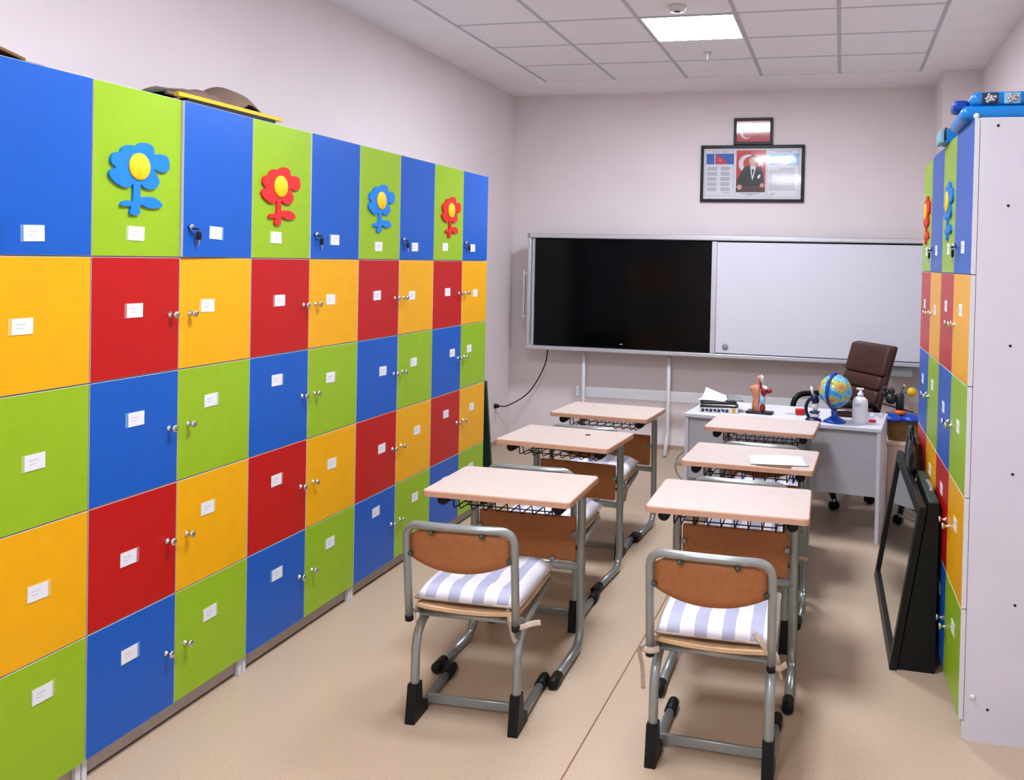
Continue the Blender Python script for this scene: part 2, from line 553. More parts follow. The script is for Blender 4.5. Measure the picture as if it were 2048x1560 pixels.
def locker(label, loc, rz, w1, w2, flower, tags, fx=None, depth=0.54, ajar=0.0):
    """local x along the front (left to right), local +y into the cabinet; doors stand at y -0.018..0"""
    t = thing('locker_cabinet', label, 'locker', loc, rz, 'multicoloured lockers')
    W = w1 + w2
    c = MB()
    for a, b in ((0.001, .018), (w1 - .009, w1 + .009), (W - .018, W - .001)):
        c.box(a, b, 0.002, depth, 0.0 if a != w1 - .009 else Z0, ZTOP)
    for z in [Z0 + HR * i for i in range(5)]:
        c.box(.018, w1 - .009, 0.002, depth, max(z - .009, Z0), z + .009)
        c.box(w1 + .009, W - .018, 0.002, depth, max(z - .009, Z0), z + .009)
    c.box(.018, W - .018, 0.002, depth, ZTOP - .018, ZTOP)
    c.box(.018, W - .018, depth - .006, depth, Z0, ZTOP - .018)
    # screw caps on the outer side panel
    c.build('carcass', 'white_laminate', t)
    MB().box(.018, W - .018, 0.014, 0.03, 0.012, Z0).build('plinth', 'plinth_grey', t)
    for x in (.012, W - .012):
        MB().box(x - .010, x + .010, -.004, .014, 0.0, Z0 - .004, bev=.002, seg=1).build('plinth_foot', 'edge_white', t)
    zs = [Z0 + 4 * HR] + [Z0 + (3 - i) * HR for i in range(4)]
    for col in range(2):
        xa, xb = (0.002, w1 - .0015) if col == 0 else (w1 + .0015, W - .002)
        for row in range(5):
            h = HT if row == 0 else HR
            z = zs[row]
            cname = PATTERN[col][row]
            hx = xa if col == 0 else xb
            d = MB()
            x0, x1, z0, z1, e = xa - hx, xb - hx, .0018, h - .0018, .0013
            # slab with pale edge band and a coloured face
            d.box(x0, x1, -.0168, 0.0, z0, z1, mi=1)
            d.box(x0 + e, x1 - e, -.0180, -.0166, z0 + e, z1 - e, mi=0)
            ang = random.uniform(-.05, .15)
            if row == 0 and col == 1:
                ang = ajar
            door = d.build('locker_door', ['door_' + cname, 'edge_white'], t, (hx, 0, z), (0, 0, R(ang) * (-1 if col == 0 else 1)))
            # name tag
            if tags:
                tx, tz = tags[col][row]
            else:
                tx, tz = (xa + xb) / 2 + random.uniform(-.02, .03), z + (.10 if row == 0 else h * .62 + random.uniform(-.03, .04))
            lx, lz = tx - hx, tz - z
            tilt = random.uniform(-.04, .04)
            sh = random.choice([-.012, -.008, .010, .012, .006])
            MB().box(-.040 + sh / 2, .040 + sh / 2, -.0012, 0, -.0245, .0245).build('card_holder', 'holder_' + cname, door, (lx, -.018, lz), (0, tilt, 0))
            cd = link('name_card', card_me, door, (lx, -.018, lz), (0, tilt, 0))
            link('handwriting', scrib_me, door, (lx, -.018, lz), (0, tilt, 0))
            kx = (w1 - .040) if col == 0 else (w1 + .052)
            if row > 0:
                link('knob', knob_me, door, (kx - hx, -.018, HR * .475 + .008), (0, 0, 0))
            elif col == 1:
                link('lock_and_key', key_me, door, (w1 + .034 - hx, -.018, 1.765 - z))
            if row == 0 and col == 0:
                f = link('flower_cutout', fl_me[flower], door, ((fx or w1 / 2) - hx, -.018, 1.953 - z))
                f['label'] = flower + ' foam flower cut-out with stem and leaves'
                g = link('flower_centre', cen_me, door, ((fx or w1 / 2) - hx, -.018, 1.953 - z))
                g['label'] = 'yellow round flower centre'
    return t


names = {0: 'multicoloured locker cabinet at the left picture edge, nearest of the long left row',
         2: 'multicoloured locker cabinet with a large blue flower, second of the left row',
         4: 'multicoloured locker cabinet with a red flower, middle of the left row',
         6: 'multicoloured locker cabinet with a blue flower, second from the far end of left row',
         8: 'multicoloured locker cabinet with a red flower at the far end of the left row'}
for c0 in (0, 2, 4, 6, 8):
    ya, yb, yc = YK[c0], YK[c0 + 1], YK[c0 + 2]
    if c0 == 0:
        ya = yb - .39
    def rel(c):
        return [(y - ya, z) for y, z in TAGS[c]] if c in TAGS else [(.2, 1.73), (.2, 1.47), (.2, 1.1), (.2, .7), (.2, .34)]
    locker(names[c0], (-0.018, ya, 0), PI / 2, yb - ya, yc - yb, 'blue' if c0 in (2, 6) else 'red', [rel(c0), rel(c0 + 1)], FLOWER_X.get(c0), ajar={2: 1.6, 4: 0.5}.get(c0, 0.15))
rzr = -PI / 2 + SKR
dvec = Vector((-SKR, 1.0, 0))
for k, fcol, lab in ((4, 'red', 'multicoloured locker cabinet with a red flower, further of the two right-hand lockers'), (2, 'blue', 'multicoloured locker cabinet with a plain white side panel, nearer of the right-hand lockers')):
    p0 = Vector((XR, YR, 0)) + dvec * (k * WR)
    lk = locker(lab, (p0.x + .018, p0.y, 0), rzr, WR, WR, fcol, None, None, depth=0.50, ajar=0.4)
    if k == 2:
        for (dy, z) in ((.06, 2.18), (.12, 1.41), (.14, .96), (.16, .5), (.1, 1.9), (.08, .12)):
            MB().lathe([(0, 0), (.005, 0), (.005, .0012), (0, .0016)], n=10, axis='x').build('screw_cap', 'black_plastic', lk, (2 * WR - .001, dy, z))
        MB().lathe([(.0, 0), (.010, 0), (.010, .005), (.006, .008), (0, .009)], n=12, axis='x').build('side_stud', 'edge_white', lk, (2 * WR - .001, .03, .16))

# ------------------------------------------------------------------ interactive board on its stand
BY = 5.60
bd = thing('interactive_board', 'wide school board with black touchscreen left and sliding white panel right', 'board', (0, BY, 0))
BX0, BX1, BZ0, BZ1 = -.458, 2.93, .872, 1.905
MB().box(BX0 + .01, BX1 - .01, .06, .115, BZ0 + .01, BZ1 - .01).build('back_panel', 'dark_channel', bd)
MB().box(BX0, BX1, 0.0, .12, BZ1 - .042, BZ1, bev=.008).build('top_rail', 'aluminium', bd)
MB().box(BX0, BX1, -.012, .12, BZ0, BZ0 + .034, bev=.006).build('bottom_rail', 'aluminium', bd)
for x in (BX0, BX1 - .03):
    MB().box(x, x + .03, 0.002, .118, BZ0 + .034, BZ1 - .042, bev=.005).build('side_rail', 'aluminium', bd)
for z in (BZ1 - .046, BZ0 - .004):
    MB().box(BX0 - .004, BX0 + .022, -.004, .122, z + .006, z + .046, bev=.006).build('corner_cap', 'grey_plastic', bd)
MB().box(BX0 + .034, BX0 + .058, .03, .06, BZ0 + .036, BZ1 - .044).build('inner_channel', 'aluminium', bd)
scr = MB().box(-.388, 1.186, .018, .058, .915, 1.853, bev=.004, seg=1).build('touchscreen', 'screen_glass', bd)
MB().box(.40, .425, .0165, .018, .945, .950).build('screen_logo', 'paper', scr)
MB().box(1.190, 1.236, .012, .058, BZ0 + .036, BZ1 - .05, bev=.004).build('panel_stile', 'aluminium', bd)
wp = MB().box(1.238, BX1 - .034, .004, .030, .912, 1.850, bev=.003, seg=1).build('white_panel', 'whiteboard', bd)
MB().lathe([(0, .010), (.020, .010), (.026, .006), (.026, 0)][::-1], n=20, axis='y').build('panel_grip', 'grey_plastic', wp, (1.323, .004, .968))
MB().box(BX0 - .052, BX0 - .034, .03, .055, 1.13, 1.575, bev=.004).build('side_handle', 'aluminium', bd)
for z in (1.16, 1.54):
    MB().box(BX0 - .036, BX0 + .002, .034, .05, z - .01, z + .01).build('handle_bracket', 'aluminium', bd)
for i, x in enumerate((.06, .83)):
    MB().tube(fillet([(x, .085, .87), (x, .085, .18), (x, -.03, .006)], .05), .020, 4, up=(.7, .7, 0)).build('stand_leg', 'edge_white', bd)
    MB().box(x - .035, x + .035, .06, .12, .862, .874).build('leg_bracket', 'frame_grey', bd)
MB().box(-.02, 2.6, .115, .14, .455, .545, bev=.003, seg=1).build('cross_rail', 'edge_white', bd)
bx = MB().box(2.66, 2.84, .02, .10, .785, .868, bev=.004).build('junction_box', 'grey_plastic', bd)

pc = thing('power_cord', 'black power cord running from the board down to a plug on the left wall', 'cord', (XW, 5.536, 0.352))
o0 = Vector((XW, 5.536, .352))
MB().tube(spline([Vector((-.285, 5.70, .875)) - o0, Vector((-.31, 5.72, .74)) - o0, Vector((-.40, 5.74, .56)) - o0, Vector((-.50, 5.72, .43)) - o0, Vector((-.62, 5.60, .352)) - o0, Vector((-.68, 5.538, .352)) - o0], 6), .0055, 8).build('cable', 'black_plastic', pc)
MB().lathe([(.0, .045), (.012, .045), (.02, .02), (.022, .003), (0, .003)][::-1], n=14, axis='x').build('plug', 'black_rubber', pc)
MB().tube(spline([(.006, -.004, -.02), (.008, -.008, -.06), (.012, .004, -.11), (.010, .012, -.15)], 5), .002, 6).build('hanging_thread', 'cloth_tie', pc)

# ------------------------------------------------------------------ framed prints on the back wall
def frame_rails(t, x0, x1, z0, z1, w, d):
    for a in ((x0, x1, z1 - w, z1), (x0, x1, z0, z0 + w), (x0, x0 + w, z0 + w, z1 - w), (x1 - w, x1, z0 + w, z1 - w)):
        MB().box(a[0], a[1], -d, 0, a[2], a[3], bev=.003).build('frame_rail', 'black_frame', t)


def circ(cx, cz, r, n=28, a0=0, a1=2 * PI, sx=1.0):
    return [(cx + r * sx * math.cos(a0 + (a1 - a0) * k / n), cz + r * math.sin(a0 + (a1 - a0) * k / n)) for k in range(n + (0 if abs(a1 - a0 - 2 * PI) < 1e-6 else 1))]


def crescent(cx, cz, r, r2, off, n=24):
    x = (r * r - r2 * r2 + off * off) / (2 * off)
    y = math.sqrt(max(r * r - x * x, 0))
    a = math.atan2(y, x); b = math.atan2(y, x - off)
    out = [(cx + r * math.cos(a + (2 * PI - 2 * a) * k / n), cz + r * math.sin(a + (2 * PI - 2 * a) * k / n)) for k in range(n + 1)]
    inn = [(cx + off + r2 * math.cos(b + (2 * PI - 2 * b) * k / n), cz + r2 * math.sin(b + (2 * PI - 2 * b) * k / n)) for k in range(n + 1)]
    return out, inn


def crescent_flat(m, cx, cz, r, r2, off, t, mi):
    out, inn = crescent(cx, cz, r, r2, off)
    for k in range(len(out) - 1):
        m.flat([out[k], out[k + 1], inn[k + 1], inn[k]], t, mi=mi)


def star(cx, cz, r, rot=PI):
    return [(cx + (r if k % 2 == 0 else r * .40) * math.cos(rot + PI * k / 5), cz + (r if k % 2 == 0 else r * .40) * math.sin(rot + PI * k / 5)) for k in range(10)]


ft = thing('flag_picture', 'small black-framed red flag picture with white crescent and star, above larger frame', 'picture', (1.487, YB, 2.824))
frame_rails(ft, -.169, .169, -.116, .117, .024, .028)
m = MB().box(-.147, .147, -.012, -.002, -.094, .095)
crescent_flat(m, -.062, -.012, .052, .042, .014, -.0125, 1)
m.flat(star(.022, .006, .026), -.0125, mi=1)
m.build('flag_print', ['flag_red', 'paper'], ft)
MB().flat([(-.146, -.093), (.146, -.093), (.146, .094), (-.146, .094)], -.0170).build('glass_pane', 'picture_glass', ft)

pt = thing('framed_documents', 'wide black-framed print of two documents beside a portrait before a red flag', 'picture', (1.4825, YB, 2.4575))
frame_rails(pt, -.4485, .4485, -.2475, .2475, .026, .028)


MB().flat([(-.424, -.223), (.424, -.223), (.424, .223), (-.424, .223)], -.0170).build('glass_pane', 'picture_glass', pt)


def U(u): return (u - 980) * .000557
def Vv(v): return .2475 - (v - 545) * .000553
def rect(u0, v0, u1, v1): return [(U(u0), Vv(v0)), (U(u0), Vv(v1)), (U(u1), Vv(v1)), (U(u1), Vv(v0))]
def pol(*p): return [(U(a), Vv(b)) for a, b in p]


MB().box(-.424, .424, -.010, -.002, -.223, .223).build('mount_paper', 'paper', pt)
m = MB()
for a in (rect(245, 618, 690, 622), rect(232, 1340, 690, 1345), rect(238, 618, 243, 1345), rect(690, 618, 695, 1345)):
    m.flat(a, -.0104, mi=1)
m.flat(rect(262, 675, 695, 842), -.0104, mi=0)
m.flat(rect(388, 682, 400, 838), -.0107, mi=3)
m.flat(pol((405, 690), (450, 700), (520, 745), (570, 795), (610, 830), (405, 836)), -.0107, mi=2)
m.flat(star(U(478), Vv(775), .010), -.011, mi=3)
for cx0, cx1 in ((275, 445), (490, 650)):
    for k in range(5):
        for q in range(4):
            v = 885 + k * 82 + q * 15
            m.flat(rect(cx0 + random.randint(0, 4), v, cx1 - random.randint(0, 24), v + 8), -.0104, mi=1)
m.flat(rect(530, 1290, 650, 1298), -.0104, mi=1)
m.build('anthem_document', ['print_blue', 'ink', 'flag_red', 'paper'], pt)
text_mesh('İSTİKLAL MARŞI', .017, 'anthem_title', 'ink_dark', pt, (U(470), -.0106, Vv(648)))
m = MB()
m.flat(rect(735, 625, 1192, 1283), -.0104, mi=0)
crescent_flat(m, U(915), Vv(835), .080, .064, .024, -.0107, 1)
m.flat(star(U(1110), Vv(830), .034, PI * .9), -.0107, mi=1)
m.flat(pol((735, 1215), (1180, 1205), (1180, 1283), (735, 1283)), -.0108, mi=4)
m.flat(pol((860, 890), (940, 860), (1045, 865), (1130, 905), (1160, 1010), (1170, 1130), (1150, 1195), (840, 1205), (750, 1200), (745, 1090), (800, 980)), -.0110, mi=2)
m.flat(pol((950, 862), (1045, 868), (1020, 1000), (990, 1105), (965, 990)), -.0113, mi=1)
m.flat(pol((980, 920), (1006, 920), (1010, 960), (992, 1040), (978, 960)), -.0116, mi=2)
m.flat(circ(U(992), Vv(790), .040, sx=.82), -.0116, mi=3)
m.flat(pol((945, 760), (960, 715), (1000, 700), (1045, 715), (1062, 760), (1050, 790), (1040, 750), (1000, 725), (960, 740)), -.0119, mi=5)
m.flat(pol((1065, 1035), (1105, 1000), (1118, 1020), (1095, 1070), (1070, 1065)), -.0113, mi=1)
m.flat(circ(U(790), Vv(1205), .022), -.0113, mi=3)
m.flat(circ(U(1140), Vv(1175), .018), -.0113, mi=3)
for a in (rect(725, 1290, 1178, 1293), rect(725, 1350, 1178, 1354), rect(723, 1290, 727, 1354), rect(1175, 1290, 1179, 1354), rect(805, 1302, 1100, 1312), rect(895, 1324, 1005, 1334)):
    m.flat(a, -.0104, mi=6)
m.build('portrait_print', ['flag_red', 'paper', 'print_suit', 'print_skin', 'print_brown', 'print_hair', 'ink'], pt)
m = MB()
for a in (rect(1225, 625, 1700, 629), rect(1215, 1355, 1700, 1360), rect(1215, 625, 1220, 1360), rect(1698, 625, 1703, 1360)):
    m.flat(a, -.0104, mi=1)
m.flat(rect(1240, 680, 1690, 858), -.0104, mi=0)
m.flat(circ(U(1520), Vv(780), .036), -.0106, mi=4)
m.flat(pol((1360, 856), (1420, 828), (1450, 815), (1500, 815), (1520, 856)), -.0107, mi=2)
m.flat(circ(U(1480), Vv(775), .028, sx=.8), -.0109, mi=3)
m.flat(pol((1432, 760), (1450, 720), (1490, 708), (1525, 730), (1530, 780), (1515, 750), (1470, 735)), -.0112, mi=5)
for k in range(17):
    v = 905 + k * 21
    m.flat(rect(1245 if k > 1 else 1400, v, 1665 - random.randint(0, 40), v + 7), -.0104, mi=1)
m.flat(pol((1255, 1325), (1300, 1308), (1350, 1298), (1345, 1306), (1300, 1318), (1258, 1332)), -.0104, mi=5)
m.build('address_document', ['print_sky', 'ink', 'paper_grey', 'print_skin', 'paper', 'print_hair'], pt)
text_mesh('GENÇLİĞE HİTABE', .017, 'address_title', 'ink_dark', pt, (U(1465), -.0106, Vv(655)))


# ------------------------------------------------------------------ student desks
def make_desk(label):
    """local: user side at -y, board side at +y; origin on the floor under the top centre"""
    t = thing('student_desk', label, 'desk', group='student desks in two files')
    hw, hd, zt = .309, .224, .745
    m = MB()
    m.box(-hw, hw, -hd, hd, zt - .024, zt, mi=1)
    # rounded corners
    vert_e = [e for e in m.bm.edges if abs(e.verts[0].co.z - e.verts[1].co.z) > .01]
    bmesh.ops.bevel(m.bm, geom=vert_e, offset=.022, segments=4, affect='EDGES', profile=.5)
    top_f = max(m.bm.faces, key=lambda f: f.calc_center_median().z)
    top_e = list(top_f.edges)
    bmesh.ops.bevel(m.bm, geom=top_e, offset=.005, segments=2, affect='EDGES', profile=.5)
    for f in m.bm.faces:
        f.material_index = 0 if f.normal.z > .9 and f.calc_area() > .05 else 1
    m.build('desk_top', ['desk_top', 'desk_edge'], t)
    lx = .245
    for s in (-1, 1):
        leg = MB().tube(fillet([(s * lx, -hd + .035, .021), (s * lx, .195, .021), (s * lx, .178, .69), (s * lx, -hd + .09, .70)], [.09, .05], 7), .019, 12, r2=.0185).build('leg_frame', 'frame_grey', t)
        MB().tube([(s * lx, -hd + .022, .0225), (s * lx, -hd + .03, .0225), (s * lx, -hd + .105, .0225)], [.017, .0222, .0222], 12).build('foot_cap', 'black_rubber', leg)
        MB().tube([(s * lx, -hd + .05, .697), (s * lx, -hd + .06, .697), (s * lx, -hd + .115, .697)], [.015, .0225, .0225], 12).build('arm_plug', 'black_rubber', leg)
        MB().tube([(s * lx, .205, .0225), (s * lx, .235, .030)], [.022, .018], 10).build('heel_cap', 'black_rubber', leg) if False else None
    MB().tube([(-lx, .185, .355), (lx, .185, .355)], .017, 10).build('cross_bar', 'frame_grey', t)
    MB().box(-lx + .015, lx - .015, .165, .19, .655, .705, bev=.003, seg=1).build('upper_bar', 'frame_grey', t)
    MB().box(-lx + .024, lx - .024, .172, .184, .38, .572, bev=.008).build('modesty_panel', 'wood_panel', t)
    for x, z in ((-lx + .03, .50), (lx - .03, .50), (-.12, .385), (.12, .385)):
        MB().box(x - .012, x + .012, .160, .173, z - .011, z + .011, bev=.004, seg=1).build('panel_clip', 'frame_grey', t)
    # wire basket
    m = MB()
    zb = .655
    for y in (-.06, .05, .14):
        m.tube([(-.185, y, zb), (.185, y, zb)], .0026, 5)
    for i in range(8):
        x = -.182 + .052 * i
        pts = [(x, -.15, zb + .055), (x, -.13, zb), (x, .15, zb), (x, .165, zb + .05)]
        m.tube(fillet(pts, .015, 3), .0026, 5)
    m.tube([(-.185, -.15, zb + .055), (.185, -.15, zb + .055)], .003, 5)
    for s in (-1, 1):
        m.tube(fillet([(s * .21, -.13, .70), (s * .21, -.13, zb), (s * .21, .14, zb), (s * .21, .14, .70)], .02, 3), .003, 5)
        m.tube([(s * .21, -.02, zb), (s * .18, -.02, zb)], .003, 5)
        m.tube([(s * .21, .10, zb), (s * .18, .10, zb)], .003, 5)
    m.build('wire_basket', 'black_plastic', t)
    return t


DESKS = [((.962, 1.600), .6, 'beige student desk at the near end of the left file, beside the lockers'),
         ((.872, 2.605), -4.2, 'beige student desk in the middle of the left file, with a dark spot on top'),
         ((.878, 3.470), -4.2, 'beige student desk at the far end of the left file, nearest the touchscreen'),
         ((1.860, 1.665), .8, 'beige student desk at the near end of the right file'),
         ((1.862, 2.462), -2.2, 'beige student desk in the middle of the right file, with a white paper on it'),
         ((1.842, 3.345), -3.4, "beige student desk at the far end of the right file, against the teacher's desk")]
desk0 = make_desk(DESKS[0][2])
for i, ((x, y), a, lab) in enumerate(DESKS):
    d = desk0 if i == 0 else copy_tree(desk0)
    d.location = (x, y, 0)
    d.rotation_euler = (0, 0, R(a))
    d['label'] = lab


# ------------------------------------------------------------------ student chairs and cushions
def make_chair(label):
    """faces +y; origin on the floor at the middle of the foot print"""
    t = thing('student_chair', label, 'chair', group='student chairs')
    hx = .192
    for s in (-1, 1):
        leg = MB().tube(fillet([(s * hx, .19, .021), (s * hx, -.185, .021), (s * hx, -.178, .345), (s * (hx - .012), .24, .392)], [.07, .11], 8), .0165, 12).build('leg_frame', 'frame_grey', t)
        MB().prism([(-.224, 0), (-.10, 0), (-.105, .040), (-.150, .052), (-.160, .135), (-.204, .135)], s * hx - .0185, s * hx + .0185, 'x').build('heel_cap', 'black_rubber', leg)
        MB().tube([(s * hx, .115, .0215), (s * hx, .195, .0215), (s * hx, .207, .0215)], [.0212, .0212, .015], 12).build('toe_cap', 'black_rubber', leg)
    MB().box(-hx, hx, -.085, -.070, .012, .046, bev=.003, seg=1).build('foot_bar', 'frame_grey', t)
    MB().tube([(-hx, -.14, .375), (hx, -.14, .375)], .012, 8).build('seat_bar', 'frame_grey', t)
    MB().tube([(-hx, .14, .372), (hx, .14, .372)], .012, 8).build('seat_bar', 'frame_grey', t)

    def seat(u, v):
        x = (u - .5) * .385; y = -.185 + v * .42
        return (x, y, .412 + .012 * abs(2 * u - 1) ** 2 - .006 * math.sin(v * PI))
    MB().grid(seat, 10, 8, thick=.012).build('seat', 'plywood', t)
    # back tube: upside-down U bowed backwards
    bx = .198
    pts = [(-bx, -.228, .392), (-bx, -.246, .56), (-bx, -.268, .738), (-.09, -.298, .744), (.09, -.298, .744), (bx, -.268, .738), (bx, -.246, .56), (bx, -.228, .392)]
    fr = MB().tube(fillet(pts, [.05, .072, .06, .06, .072, .05], 7), .0145, 12).build('back_tube', 'frame_grey', t)
    for s in (-1, 1):
        MB().tube([(s * bx, -.226, .380), (s * bx, -.229, .400)], .0155, 12).build('tube_plug', 'black_rubber', fr)
        MB().tube([(s * bx, -.230, .42), (s * hx, -.12, .375)], .010, 8).build('back_bracket', 'frame_grey', fr)

    def back(u, v):
        a = 2 * u - 1
        x = a * .183
        ztop = .728 - .045 * max(0, abs(a) - .75) * 4 * .6
        zbot = .618 - .040 * (1 - abs(a) ** 2.2)
        z = zbot + (ztop - zbot) * v
        return (x, -.252 - (z - .6) * .12 - .024 * (1 - a * a), z)

    m = MB()
    nu, nv = 16, 5
    A = [[m.v(back(i / nu, j / nv)) for j in range(nv + 1)] for i in range(nu + 1)]
    Bb = [[m.v(Vector(back(i / nu, j / nv)) + Vector((0, .010, 0))) for j in range(nv + 1)] for i in range(nu + 1)]
    for i in range(nu):
        for j in range(nv):
            m.f([A[i][j], A[i + 1][j], A[i + 1][j + 1], A[i][j + 1]], 0, True)
            m.f([Bb[i][j], Bb[i][j + 1], Bb[i + 1][j + 1], Bb[i + 1][j]], 0, True)
        m.f([A[i][0], Bb[i][0], Bb[i + 1][0], A[i + 1][0]]); m.f([A[i][nv], A[i + 1][nv], Bb[i + 1][nv], Bb[i][nv]])
    for j in range(nv):
        m.f([A[0][j], A[0][j + 1], Bb[0][j + 1], Bb[0][j]]); m.f([A[nu][j], Bb[nu][j], Bb[nu][j + 1], A[nu][j + 1]])
    m.build('backrest', 'wood_panel', t)
    for x, y, z in ((-.092, -.298, .722), (.092, -.298, .722), (-.182, -.262, .632), (.182, -.262, .632)):
        MB().ball((x, y, z), .010, 10, sy=1.3).build('back_clip', 'frame_dark', t)
    return t


def make_cushion(label):
    t = thing('seat_cushion', label, 'cushion', group='striped seat cushions')
    W, D, Hh = .405, .44, .050

    def cu_pt(u, v, side):
        a, b = 2 * u - 1, 2 * v - 1
        edge = (1 - abs(a) ** 5) * (1 - abs(b) ** 5)
        h = Hh * (max(edge, 0) ** .5)
        for (px, py) in ((-.38, -.35), (.38, -.35), (0, .05), (-.38, .45), (.38, .45)):
            d2 = ((a - px) ** 2 + (b - py) ** 2) / .06
            h -= .019 * math.exp(-d2)
        h += .0035 * math.sin(a * 9.7 + b * 2)
        x = a * W / 2 * (1 - .03 * b * b); y = b * D / 2 * (1 - .03 * a * a)
        return (x, y, .016 + (max(h, 0.0) if side else -.016 * (max(edge, 0) ** .5)))
    m = MB()
    n = 22
    T = [[m.v(cu_pt(i / n, j / n, 1)) for j in range(n + 1)] for i in range(n + 1)]
    Bt = [[m.v(cu_pt(i / n, j / n, 0)) if 0 < i < n and 0 < j < n else T[i][j] for j in range(n + 1)] for i in range(n + 1)]
    for i in range(n):
        for j in range(n):
            m.f([T[i][j], T[i + 1][j], T[i + 1][j + 1], T[i][j + 1]], 0, True)
            m.f([Bt[i][j], Bt[i][j + 1], Bt[i + 1][j + 1], Bt[i + 1][j]], 0, True)
    m.build('cushion_pad', 'cushion_stripe', t)
    edge = [(-W / 2 * .97, -D / 2 * .97), (W / 2 * .97, -D / 2 * .97), (W / 2 * .97, D / 2 * .97), (-W / 2 * .97, D / 2 * .97)]
    MB().tube(fillet([(*p, .015) for p in edge] + [(*edge[0], .015)], .01, 3), .005, 6).build('piping', 'cloth_tie', t)
    return t


def ribbon(t, pts, w=.009):
    MB().tube(spline(pts, 5), w, 8, r2=.0016, up=(0.4, .3, 1)).build('tie', 'cloth_tie', t)


CHAIRS = [((.980, 1.255), 3.2, 'wood-backed tubular chair with tied cushion nearest the left lockers, front left of the picture'),
          ((1.880, 1.215), -.5, 'wood-backed tubular chair at the near right desk, bottom centre right of the picture'),
          ((.930, 2.155), 0.5, 'tubular chair pushed under the middle desk of the left file'),
          ((.895, 3.150), -.5, 'tubular chair pushed under the far desk of the left file'),
          ((1.868, 2.215), -.5, 'tubular chair pushed under the middle desk of the right file'),
          ((1.895, 3.005), -2.0, 'tubular chair pushed under the far desk of the right file')]
CUSH = ['white and grey striped cushion on the chair at front left', 'white and grey striped cushion on the chair at the near right desk',
        'striped cushion on the chair at the middle desk of the left file', 'striped cushion on the chair at the far desk of the left file',
        'striped cushion on the chair at the middle desk of the right file', 'striped cushion on the chair at the far desk of the right file']
chair0 = make_chair(CHAIRS[0][2])
cush0 = make_cushion(CUSH[0])
cushions = []
for i, ((x, y), a, lab) in enumerate(CHAIRS):
    c = chair0 if i == 0 else copy_tree(chair0)
    c.location = (x, y, 0); c.rotation_euler = (0, 0, R(a)); c['label'] = lab
    q = cush0 if i == 0 else copy_tree(cush0)
    off = Matrix.Rotation(R(a), 3, 'Z') @ Vector((0, .040, 0))
    q.location = (x + off.x, y + off.y, .430)
    q.rotation_euler = (R(1.5), 0, R(a + (2 if i % 2 else -1.5)))
    q['label'] = CUSH[i]
    cushions.append(q)
# ties, different on each chair (local: cushion back edge at y -0.2)
ribbon(cushions[0], [(-.185, -.20, .012), (-.190, -.225, -.02), (-.180, -.235, -.10), (-.186, -.236, -.20), (-.192, -.232, -.26)], .011)
ribbon(cushions[0], [(.150, -.20, .010), (.165, -.22, -.02), (.185, -.24, -.07), (.205, -.262, -.085)], .009)
ribbon(cushions[0], [(.165, -.22, -.02), (.215, -.262, -.03), (.26, -.25, -.018), (.285, -.23, -.02)], .010)
ribbon(cushions[1], [(-.18, -.20, .01), (-.205, -.235, .0), (-.225, -.268, -.012), (-.245, -.255, -.03), (-.236, -.24, -.10), (-.232, -.24, -.17)], .007)
ribbon(cushions[1], [(-.235, -.262, -.020), (-.205, -.284, -.018), (-.175, -.268, -.016)], .010)
ribbon(cushions[1], [(.18, -.20, .012), (.205, -.245, -.01), (.212, -.262, -.035), (.220, -.255, -.075)], .008)
ribbon(cushions[1], [(.212, -.27, -.015), (.185, -.285, .015), (.155, -.28, .05), (.130, -.27, .075)], .009)
ribbon(cushions[1], [(.186, -.268, -.02), (.212, -.284, -.026), (.236, -.265, -.02)], .010)
ribbon(cushions[4], [(.19, -.20, .01), (.225, -.22, .0), (.26, -.20, -.02), (.29, -.17, -.035)], .008)
ribbon(cushions[4], [(.19, -.20, .01), (.23, -.23, -.02), (.25, -.22, -.05)], .008)
ribbon(cushions[2], [(.19, -.20, .01), (.215, -.22, -.03), (.20, -.22, -.12), (.205, -.21, -.20)], .008)
ribbon(cushions[3], [(.19, -.20, .01), (.215, -.22, -.03), (.205, -.22, -.10)], .008)
for k in (5,):
    ribbon(cushions[k], [(.19, -.20, .01), (.22, -.22, -.02), (.225, -.22, -.09)], .008)

pp = tag(MB().grid(lambda u, v: (u * .268, v * .185 + .03 * (1 - u) * 0, .0022 + .006 * math.sin(u * 2.5) * (v ** 2)), 8, 5, thick=.0012).build('paper_sheet', 'paper'), 'white sheet of paper on the middle desk of the right file', 'paper')
pp.location = (1.875, 2.262, .745); pp.rotation_euler = (0, 0, R(9))
fo = tag(MB().box(0, .16, 0, .10, 0, .0015, bev=.0005, seg=1).build('brown_folder', 'cardboard'), 'brown folder corner sticking out under the white paper', 'folder')
fo.location = (1.90, 2.252, .7454); fo.rotation_euler = (0, 0, R(-6))
pp.location.z = .748
tag(MB().lathe([(0, 0), (.016, 0), (.015, .0012), (0, .0016)], n=14).build('ink_spot', 'black_plastic', None, (.973, 2.667, .7452)), 'small round dark spot on the middle left desk top', 'spot')

# ------------------------------------------------------------------ teacher's desk
TZ = .70
td = thing('teacher_desk', "white teacher's desk with grey front panel under the whiteboard", 'desk', (1.94, 4.03, 0), R(-6.2))
MB().box(-.615, .615, -.305, .305, TZ - .024, TZ, bev=.003, seg=1).build('desk_top', 'desk_white', td)
for s in (-1, 1):
    MB().box(s * .600 - .011, s * .600 + .011, -.295, .295, 0, TZ - .024, bev=.002, seg=1).build('side_panel', 'desk_white', td)
MB().box(-.588, .588, -.270, -.252, .278, TZ - .024).build('front_panel', 'desk_grey', td)
TRZ = R(-6.2)


